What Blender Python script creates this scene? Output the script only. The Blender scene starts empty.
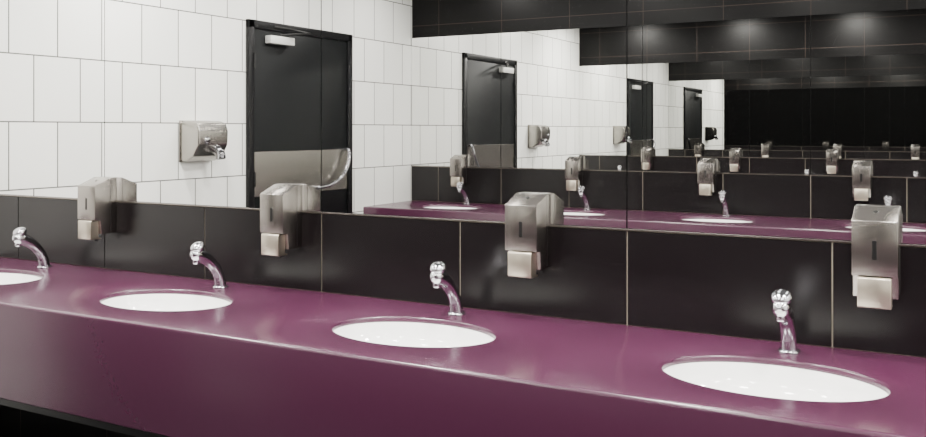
import bpy, bmesh, math
from mathutils import Vector, Matrix

D=2.724; R=3.92; XL=-4.19; XR=2.30; ZC=0.87; EYE=1.483; CEIL=2.80
BS=0.303; MT=2.28
pi=math.pi

# ---------------------------------------------------------------- materials
def new_mat(name):
    m=bpy.data.materials.new(name); m.use_nodes=True
    nt=m.node_tree; b=nt.nodes['Principled BSDF']
    return m,nt,b
def simple(name,col,rough=0.5,metal=0.0,spec=0.5,noise=0.0,coat=0.0,nscale=20):
    """base colour with a faint procedural variation"""
    m,nt,b=new_mat(name)
    b.inputs['Roughness'].default_value=rough
    b.inputs['Metallic'].default_value=metal
    b.inputs['Specular IOR Level'].default_value=spec
    b.inputs['Coat Weight'].default_value=coat
    b.inputs['Base Color'].default_value=(*col,1)
    if noise>0:
        tc=nt.nodes.new('ShaderNodeTexCoord')
        n=nt.nodes.new('ShaderNodeTexNoise'); n.inputs['Scale'].default_value=nscale; n.inputs['Detail'].default_value=3
        r=nt.nodes.new('ShaderNodeValToRGB')
        r.color_ramp.elements[0].color=(*[c*(1-noise) for c in col],1); r.color_ramp.elements[1].color=(*[min(1,c*(1+noise)) for c in col],1)
        nt.links.new(tc.outputs['Object'],n.inputs['Vector'])
        nt.links.new(n.outputs['Fac'],r.inputs['Fac']); nt.links.new(r.outputs['Color'],b.inputs['Base Color'])
    return m
def brick(name,ax,w,h,offx,offz,c1,c2,mortar,ms,rough,stagger,spec=0.5,bump=0.3):
    m,nt,b=new_mat(name)
    tc=nt.nodes.new('ShaderNodeTexCoord'); sp=nt.nodes.new('ShaderNodeSeparateXYZ')
    nt.links.new(tc.outputs['Object'],sp.inputs[0])
    cb=nt.nodes.new('ShaderNodeCombineXYZ')
    def addn(sock,v):
        a=nt.nodes.new('ShaderNodeMath'); a.operation='ADD'; a.inputs[1].default_value=v
        nt.links.new(sock,a.inputs[0]); return a.outputs[0]
    nt.links.new(addn(sp.outputs[ax[0]],offx),cb.inputs[0])
    nt.links.new(addn(sp.outputs[ax[1]],offz),cb.inputs[1])
    br=nt.nodes.new('ShaderNodeTexBrick')
    br.offset=stagger; br.offset_frequency=2; br.squash=1
    br.inputs['Scale'].default_value=1
    br.inputs['Brick Width'].default_value=w; br.inputs['Row Height'].default_value=h
    br.inputs['Mortar Size'].default_value=ms; br.inputs['Mortar Smooth'].default_value=0.1
    br.inputs['Color1'].default_value=(*c1,1); br.inputs['Color2'].default_value=(*c2,1); br.inputs['Mortar'].default_value=(*mortar,1)
    nt.links.new(cb.outputs[0],br.inputs['Vector'])
    nt.links.new(br.outputs['Color'],b.inputs['Base Color'])
    b.inputs['Roughness'].default_value=rough; b.inputs['Specular IOR Level'].default_value=spec
    bp=nt.nodes.new('ShaderNodeBump'); bp.invert=True; bp.inputs['Strength'].default_value=bump; bp.inputs['Distance'].default_value=0.002
    nt.links.new(br.outputs['Fac'],bp.inputs['Height']); nt.links.new(bp.outputs[0],b.inputs['Normal'])
    return m

M_white=brick('white_wall_tile',('Y','Z'),0.28,0.345,0.275+10*0.28,-1.18+0.345*6,(.82,.82,.785),(.75,.755,.72),(.11,.11,.10),0.0036,0.22,0.5)
M_dark=brick('black_wall_tile',('X','Z'),0.6,0.303,0.32+12.0,-0.87+0.303*4,(.0018,.0015,.0015),(.0014,.0012,.0012),(.045,.030,.024),0.0020,0.35,0.0,spec=.14)
M_floor=brick('floor_tile',('X','Y'),0.45,0.45,10,10.0,(.03,.03,.032),(.025,.025,.027),(.01,.01,.01),0.004,0.4,0.0)
M_ceil=simple('black_ceiling_paint',(.003,.003,.003),0.8,noise=0.1,spec=.2)
M_mirror=simple('mirror_silver',(.945,.95,.935),0.0,0.9994)
M_medge=simple('mirror_glass_edge',(.003,.003,.003),0.4,spec=.1)
M_tile=simple('black_tile_glaze',(.0042,.0030,.0034),0.25,noise=0.15,nscale=3,spec=.42)
M_grout=simple('grout_beige',(.32,.28,.22),0.8)
M_counter=simple('purple_solid_surface',(.056,.0130,.035),0.23,noise=0.03,nscale=60,spec=0.9)
M_porc=simple('white_porcelain',(.95,.95,.93),0.08,coat=0.3)
M_chrome=simple('chrome',(.62,.62,.65),0.09,1.0)
M_chrome2=simple('chrome_satin',(.64,.64,.67),0.15,1.0)
M_steel=simple('brushed_steel',(.33,.305,.28),0.26,1.0)
M_steel2=simple('lever_steel',(.56,.50,.41),0.36,1.0)
M_plate=simple('door_plate_steel',(.42,.40,.365),0.27,1.0)
M_black=simple('black_plastic',(.003,.003,.003),0.35)
M_door=simple('door_black_paint',(.0018,.0024,.0028),0.4,spec=.2)
M_frame=simple('door_frame_black',(.0025,.0025,.003),0.35,spec=.25)
M_closer=simple('closer_grey',(.65,.65,.62),0.35,0.3)
M_em,nt,b=new_mat('lamp_diffuser')
b.inputs['Emission Color'].default_value=(1,.95,.88,1); b.inputs['Emission Strength'].default_value=6

# ---------------------------------------------------------------- helpers
class B:
    def __init__(s): s.bm=bmesh.new(); s.mats=[]
    def add(s,part,mat,mx=None):
        if mat not in s.mats: s.mats.append(mat)
        mi=s.mats.index(mat)
        if mx is not None: bmesh.ops.transform(part,matrix=mx,verts=part.verts)
        bmesh.ops.recalc_face_normals(part,faces=part.faces)
        for f in part.faces: f.material_index=mi
        me=bpy.data.meshes.new('tmp'); part.to_mesh(me); part.free()
        s.bm.from_mesh(me); bpy.data.meshes.remove(me)
        return s
    def done(s,name,loc=(0,0,0),rz=0,angle=35):
        me=bpy.data.meshes.new(name+'_mesh'); s.bm.to_mesh(me); s.bm.free()
        for m in s.mats: me.materials.append(m)
        for p in me.polygons: p.use_smooth=True
        me.set_sharp_from_angle(angle=math.radians(angle))
        o=bpy.data.objects.new(name,me); bpy.context.collection.objects.link(o)
        o.location=loc; o.rotation_euler=(0,0,rz)
        return o
def box(x0,x1,y0,y1,z0,z1,bev=0,seg=2):
    bm=bmesh.new(); bmesh.ops.create_cube(bm,size=1)
    bmesh.ops.scale(bm,vec=(x1-x0,y1-y0,z1-z0),verts=bm.verts)
    bmesh.ops.translate(bm,vec=((x0+x1)/2,(y0+y1)/2,(z0+z1)/2),verts=bm.verts)
    if bev: bmesh.ops.bevel(bm,geom=bm.edges[:],offset=bev,segments=seg,affect='EDGES',profile=0.5)
    return bm
def extr(profile,x0,x1,bev=0,seg=2):
    """profile list (y,z) extruded along x"""
    bm=bmesh.new()
    a=[bm.verts.new((x0,y,z)) for y,z in profile]; c=[bm.verts.new((x1,y,z)) for y,z in profile]
    n=len(profile)
    bm.faces.new(a); bm.faces.new(c[::-1])
    for i in range(n): bm.faces.new((a[i],a[(i+1)%n],c[(i+1)%n],c[i]))
    bmesh.ops.recalc_face_normals(bm,faces=bm.faces)
    if bev: bmesh.ops.bevel(bm,geom=bm.edges[:],offset=bev,segments=seg,affect='EDGES',profile=0.5)
    return bm
def lathe(prof,n=32,mod=None,sx=1,sy=1):
    bm=bmesh.new(); rings=[]
    for r,z in prof:
        ring=[]
        for i in range(n):
            t=2*pi*i/n; rr=r*(1+(mod(t,r,z) if mod else 0))
            ring.append(bm.verts.new((rr*sx*math.cos(t),rr*sy*math.sin(t),z)))
        rings.append(ring)
    for a,c in zip(rings,rings[1:]):
        for i in range(n): bm.faces.new((a[i],a[(i+1)%n],c[(i+1)%n],c[i]))
    bm.faces.new(rings[0][::-1]); bm.faces.new(rings[-1])
    return bm
def sweep(pts,rads,n=20,flat=1.0,sub=6):
    P=[Vector(p) for p in pts]; PP=[2*P[0]-P[1]]+P+[2*P[-1]-P[-2]]; RR=[rads[0]]+list(rads)+[rads[-1]]
    path=[];rr=[]
    for i in range(1,len(PP)-2):
        for k in range(sub):
            t=k/sub
            p0,p1,p2,p3=PP[i-1:i+3]
            path.append(0.5*((2*p1)+(p2-p0)*t+(2*p0-5*p1+4*p2-p3)*t*t+(3*p1-p0-3*p2+p3)*t**3))
            q0,q1,q2,q3=RR[i-1],RR[i],RR[i+1],RR[min(i+2,len(RR)-1)]
            rr.append(0.5*((2*q1)+(q2-q0)*t+(2*q0-5*q1+4*q2-q3)*t*t+(3*q1-q0-3*q2+q3)*t**3))
    path.append(P[-1]); rr.append(rads[-1])
    bm=bmesh.new(); rings=[]; prev=None
    for i,p in enumerate(path):
        T=(path[min(i+1,len(path)-1)]-path[max(i-1,0)]).normalized()
        if prev is None:
            ref=Vector((1,0,0)) if abs(T.x)<.9 else Vector((0,1,0))
            U=(ref-T*ref.dot(T)).normalized()
        else: U=(prev-T*prev.dot(T)).normalized()
        prev=U; V=T.cross(U)
        rings.append([bm.verts.new(p+U*rr[i]*math.cos(2*pi*k/n)+V*rr[i]*flat*math.sin(2*pi*k/n)) for k in range(n)])
    for a,c in zip(rings,rings[1:]):
        for k in range(n): bm.faces.new((a[k],a[(k+1)%n],c[(k+1)%n],c[k]))
    bm.faces.new(rings[0][::-1]); bm.faces.new(rings[-1])
    return bm
def align(loc,d):
    q=Vector((0,0,1)).rotation_difference(Vector(d).normalized())
    return Matrix.Translation(loc)@q.to_matrix().to_4x4()

# ---------------------------------------------------------------- room shell
T=0.012
B().add(box(XL-.1,XR+.1,T,T+.1,0,CEIL),M_dark).done('wall_back')
B().add(box(XL-.1,XR+.1,-R-T-.1,-R-T,0,CEIL),M_dark).done('wall_front')
DY0,DY1,DZ=-3.016,-1.847,2.225      # door opening in the left wall
wl=B()
wl.add(box(XL-.1,XL,-R-T,DY0+.01,0,CEIL),M_white)
wl.add(box(XL-.1,XL,DY1-.01,T,0,CEIL),M_white)
wl.add(box(XL-.1,XL,DY0+.01,DY1-.01,DZ-.01,CEIL),M_white)
wl.done('wall_left')
B().add(box(XR,XR+.1,-R-T,T,0,CEIL),M_white).done('wall_right')
B().add(box(XL-.1,XR+.1,-R-T-.1,T+.1,-.1,0),M_floor).done('floor')
B().add(box(XL-.1,XR+.1,-R-T-.1,T+.1,CEIL,CEIL+.1),M_ceil).done('ceiling')

# ---------------------------------------------------------------- fixtures along both long walls
SP=1.053
sinks=[-0.418-SP*i for i in range(-2,4)]
SY=-0.387; SA=0.270; SB=0.184; DEP=0.72; APR=0.34

def seams(x0,x1,start,step):
    s=start
    while s>x0: s-=step
    out=[x0]; s+=step
    while s<x1-1e-4:
        if s-x0>1e-4: out.append(s)
        s+=step
    out.append(x1); return out

def tiles(x0,x1,start,loc,rz):
    b=B(); g=.0022
    b.add(box(x0,x1,T-.0075,T-.0005,ZC,ZC+BS),M_grout)
    xs=seams(x0,x1,start,.6)
    for a,c in zip(xs,xs[1:]):
        b.add(box(a+g,c-g,0.0,T-.004,ZC+.002,ZC+BS-.007,bev=.001,seg=1),M_tile)
    b.done('tile_backsplash',loc,rz)
def trimstrip(x0,x1,loc,rz):
    B().add(box(x0,x1,-.003,T-.001,ZC+BS-.0045,ZC+BS+.0005,bev=.0008,seg=1),M_steel).done('trim_1' if rz==0 else 'trim_2',loc,rz)
def mirror(x0,x1,start,loc,rz):
    b=B(); g=.0021
    b.add(box(x0,x1,T-.007,T-.001,ZC+BS+.001,MT),M_medge)
    xs=seams(x0,x1,start,1.2)
    for a,c in zip(xs,xs[1:]):
        b.add(box(a+g,c-g,0.0,T-.005,ZC+BS+.002,MT),M_mirror)
    b.done('wall_mirror',loc,rz)

def counter(x0,x1,sx,loc,rz):
    b=B(); bm=bmesh.new()
    sx=sorted(sx); yb=T-.0005; yf=-DEP+.01
    edges=[x0]+[(p+q)/2 for p,q in zip(sx,sx[1:])]+[x1]
    for i,cx in enumerate(sx):
        ex0,ex1=edges[i],edges[i+1]
        ts=[2*pi*k/96 for k in range(96)]
        for X in (ex0,ex1):
            for Y in (yb,yf):
                ts.append(math.atan2((Y-SY)/SB,(X-cx)/SA)%(2*pi))
        ts=sorted(set(round(t,6) for t in ts))
        outer=[];rings=[[],[],[],[]]
        for t in ts:
            dx,dy=SA*math.cos(t),SB*math.sin(t)
            k=1e9
            if dx>1e-9:k=min(k,(ex1-cx)/dx)
            if dx<-1e-9:k=min(k,(ex0-cx)/dx)
            if dy>1e-9:k=min(k,(yb-SY)/dy)
            if dy<-1e-9:k=min(k,(yf-SY)/dy)
            outer.append(bm.verts.new((cx+dx*k,SY+dy*k,ZC)))
            for j,(e,z) in enumerate(((.006,0),(.0022,-.0015),(0,-.005),(0,-.017))):
                rings[j].append(bm.verts.new((cx+(SA+e)*math.cos(t),SY+(SB+e)*math.sin(t),ZC+z)))
        seq=[outer]+rings; n=len(ts)
        for p,q in zip(seq,seq[1:]):
            for k in range(n): bm.faces.new((p[k],p[(k+1)%n],q[(k+1)%n],q[k]))
    b.mats.append(M_counter)
    for f in bm.faces:
        f.normal_update()
        if f.normal.z<-0.01: f.normal_flip()
    me=bpy.data.meshes.new('t'); bm.to_mesh(me); bm.free(); b.bm.from_mesh(me)
    zb=ZC-APR
    prof=[(-DEP+.01,ZC),(-DEP+.005,ZC-.0012),(-DEP+.0015,ZC-.0045),(-DEP,ZC-.01),(-DEP,zb+.004),(-DEP+.004,zb),(-DEP+.026,zb),(-DEP+.03,zb+.004),(-DEP+.03,ZC-.026),(-DEP+.01,ZC-.026)]
    b.add(extr(prof,x0,x1),M_counter)
    b.add(box(x0,x1,-DEP+.06,-DEP+.08,zb-.05,ZC-.05),M_black)
    b.done('washbasin_counter',loc,rz,angle=40)

def basin(x,loc,rz):
    b=B(); z0=ZC-.018
    n=72; bm=bmesh.new(); rings=[]
    def ring(a,c,z): return [bm.verts.new((a*math.cos(2*pi*k/n),c*math.sin(2*pi*k/n)+SY,z)) for k in range(n)]
    rings.append(ring(SA+.022,SB+.022,z0-.012)); rings.append(ring(SA+.022,SB+.022,z0)); rings.append(ring(SA-.001,SB-.001,z0))
    for k in range(1,17):
        an=k/16*pi/2*.985; s=math.cos(an)**.55
        rings.append(ring((SA-.004)*s,(SB-.004)*s,z0-.115*math.sin(an)**1.1-.002))
    for a,c in zip(rings,rings[1:]):
        for k in range(n): bm.faces.new((a[k],a[(k+1)%n],c[(k+1)%n],c[k]))
    bm.faces.new(rings[-1])
    b.add(bm,M_porc)
    b.add(lathe([(.026,z0-.119),(.028,z0-.114),(.020,z0-.1125),(.018,z0-.1145)],24),M_chrome,Matrix.Translation((0,SY,0)))
    b.add(lathe([(.02,z0-.25),(.02,z0-.12)],20),M_chrome,Matrix.Translation((0,SY,0)))
    b.done('sink_basin',loc,rz,angle=50)

def faucet(loc,rz):
    b=B()
    b.add(lathe([(.030,0),(.031,.003),(.0295,.007),(.025,.009)],32),M_chrome)
    # one smooth tapering neck that ends in a rounded nose
    b.add(sweep([(0,0,.005),(0,-.010,.046),(0,-.035,.085),(0,-.068,.115),(0,-.104,.135),(0,-.132,.143),(0,-.146,.145),(0,-.152,.1455)],
                [.0225,.0212,.0216,.0235,.0255,.0235,.0155,.0035],n=32,sub=8),M_chrome)
    b.add(lathe([(.0125,0),(.0125,.020),(.0105,.023),(.0095,.019)],24),M_chrome,align((0,-.126,.130),(0,-.2,-1)))
    # push button: smooth domed cap on a short collar
    m=align((0,-.112,.152),(0,-.5,1))
    prof=[(.020,-.004),(.020,.009),(.0255,.0115),(.0272,.0155),(.0276,.021)]
    for k in range(1,9):
        a=pi/2*k/8*.98
        prof.append((.0276*math.cos(a),.021+.0175*math.sin(a)))
    b.add(lathe(prof,40),M_chrome2,m)
    b.done('faucet',loc,rz,angle=50)

def dispenser(loc,rz):
    b=B(); w=.056; p=.112
    prof=[(0,.022),(0,.263),(-.028,.263),(-p,.230),(-p,.084),(-p+.028,.080),(-p+.034,.022)]
    b.add(extr(prof,-w,w,bev=.0016),M_steel)
    b.add(box(-w-.0006,w+.0006,-.031,-.0295,.03,.259),M_black)
    b.add(box(-.0055,.0055,-p-.0008,-p+.002,.128,.178,bev=.0006,seg=1),M_black)
    b.add(lathe([(.006,0),(.006,.002),(.004,.0025)],16),M_black,align((0,-.06,.2497),(0,-.4,1)))
    lev=[(-p-.004,.082),(-p-.010,.078),(-p-.010,.004),(-p-.006,0),(-p+.045,0),(-p+.045,.006),(-p-.002,.008),(-p-.002,.082)]
    b.add(extr(lev,-.041,.041,bev=.001,seg=1),M_steel2)
    b.add(box(-.041,-.039,-p-.004,-p+.030,.004,.078),M_steel2)
    b.add(box(.039,.041,-p-.004,-p+.030,.004,.078),M_steel2)
    b.add(lathe([(.007,-.012),(.009,.03)],16),M_black,Matrix.Translation((0,-.06,0)))
    b.done('soap_dispenser',loc,rz)

for side in (0,1):
    loc=(0,0,0) if side==0 else (0,-R,0); rz=0 if side==0 else pi
    s=1 if side==0 else -1
    x0,x1=(XL,XR) if side==0 else (-XR,-XL)
    x0+=.0005;x1-=.0005
    st=-.32 if side==0 else .32
    tiles(x0,x1,st,loc,rz)
    trimstrip(x0,x1,loc,rz)
    mirror(x0,x1,-.92*s,loc,rz)
    counter(x0,x1,[s*x for x in sinks],loc,rz)
    for i,x in enumerate(sinks):
        basin(x,(x,loc[1],0),rz)
        faucet((x,(-.11 if side==0 else -R+.11),ZC+.0006),rz)
        dx=-.203-1.032*(i-2)
        if side==1: dx-=.385
        if XL+.1<dx<XR-.1: dispenser((dx,loc[1]-.0005*s,ZC+.142),rz)

# ---------------------------------------------------------------- hand dryer (left wall)
def dryer(loc,rz):
    b=B(); w=.125
    prof=[(0,.0),(0,.245),(-.10,.25),(-.145,.235),(-.165,.19),(-.16,.10),(-.12,.035),(-.06,.0)]
    b.add(extr(prof,-w,w,bev=.012,seg=4),M_plate)
    b.add(box(-w-.006,w+.006,-.008,0,-.004,.252,bev=.003),M_steel)
    b.add(sweep([(-.03,-.11,.085),(-.03,-.155,.072),(-.03,-.185,.045),(-.03,-.192,.015)],[.032,.031,.029,.030],n=28),M_chrome)
    b.add(lathe([(.026,0),(.024,.002)],28),M_black,align((-.03,-.1925,.0145),(0,-.15,-1)))
    b.add(lathe([(.024,0),(.024,.008),(.018,.013),(.002,.014)],28),M_chrome,align((.06,-.160,.13),(0,-1,-.05)))
    b.done('hand_dryer',loc,rz)
dryer((XL,-1.39,1.29),pi/2)

# ---------------------------------------------------------------- door (left wall); local x = world y
b=B(); y0,y1=DY0,DY1; zt=DZ; f=.055
b.add(box(y0,y0+f,-.03,-.001,0.001,zt,bev=.003),M_frame)
b.add(box(y1-f,y1,-.03,-.001,0.001,zt,bev=.003),M_frame)
b.add(box(y0,y1,-.03,-.001,zt-f,zt,bev=.003),M_frame)
b.add(box(y0+f+.004,y1-f-.004,-.018,-.001,.008,zt-f-.004,bev=.002),M_door)
b.add(box(y0+f+.008,y1-f-.008,-.0215,-.0175,1.03,1.335,bev=.001,seg=1),M_plate)   # push plate
b.add(box(y0+f+.02,y1-f-.02,-.0215,-.0175,.02,.30,bev=.001,seg=1),M_steel)      # kick plate
b.add(sweep([(y0+.46,-.022,1.06),(y0+.45,-.060,1.062),(y0+.34,-.075,1.075),(y0+.20,-.075,1.13),(y0+.115,-.075,1.24),(y0+.095,-.060,1.325),(y0+.094,-.022,1.335)],[.0145]*7,n=16),M_chrome2)
b.add(box(y1-.42,y1-.17,-.075,-.018,2.075,2.13,bev=.006),M_closer)
b.add(sweep([(y1-.30,-.05,2.14),(y1-.42,-.12,2.155),(y1-.50,-.15,2.165)],[.009]*3,n=8),M_black)
b.add(sweep([(y1-.50,-.15,2.165),(y1-.38,-.08,2.185),(y1-.25,-.035,2.195)],[.008]*3,n=8),M_black)
for hz in (.3,1.1,1.9): b.add(lathe([(.009,hz),(.009,hz+.1)],12),M_black,Matrix.Translation((y1-f,-.03,0)))
b.done('door_1',(XL,0,0),pi/2)

# ---------------------------------------------------------------- lights
def downlight(x,y,pw,size=.26):
    b=B()
    b.add(lathe([(.13,CEIL-.001),(.135,CEIL-.012),(.118,CEIL-.012),(.112,CEIL-.004)],40),M_steel)
    b.add(lathe([(.112,CEIL-.0060),(.112,CEIL-.0055)],32),M_em)
    o=b.done('ceiling_downlight',(x,y,0))
    L=bpy.data.lights.new('lamp','AREA'); L.shape='DISK'; L.size=size; L.energy=pw; L.color=(1,.97,.93)
    lo=bpy.data.objects.new('lamp',L); bpy.context.collection.objects.link(lo); lo.location=(0,0,CEIL-.02); lo.parent=o
for y,pw in ((-.72,62),(-1.96,24),(-3.20,20)):
    for x in (-3.55,-2.3,-1.05,.2,1.45): downlight(x,y,pw)
w=bpy.data.worlds.new('World'); bpy.context.scene.world=w; w.use_nodes=True
w.node_tree.nodes['Background'].inputs[0].default_value=(.02,.02,.02,1)

# ---------------------------------------------------------------- camera
f=902.0
c=bpy.data.cameras.new('Camera'); co=bpy.data.objects.new('Camera',c); bpy.context.collection.objects.link(co)
c.sensor_width=36; c.lens=f/926*36; c.shift_y=-(218.5-130)/926; c.clip_start=.02
co.location=(0,-D,EYE); co.rotation_euler=(pi/2,0,math.radians(28.96))
bpy.context.scene.camera=co
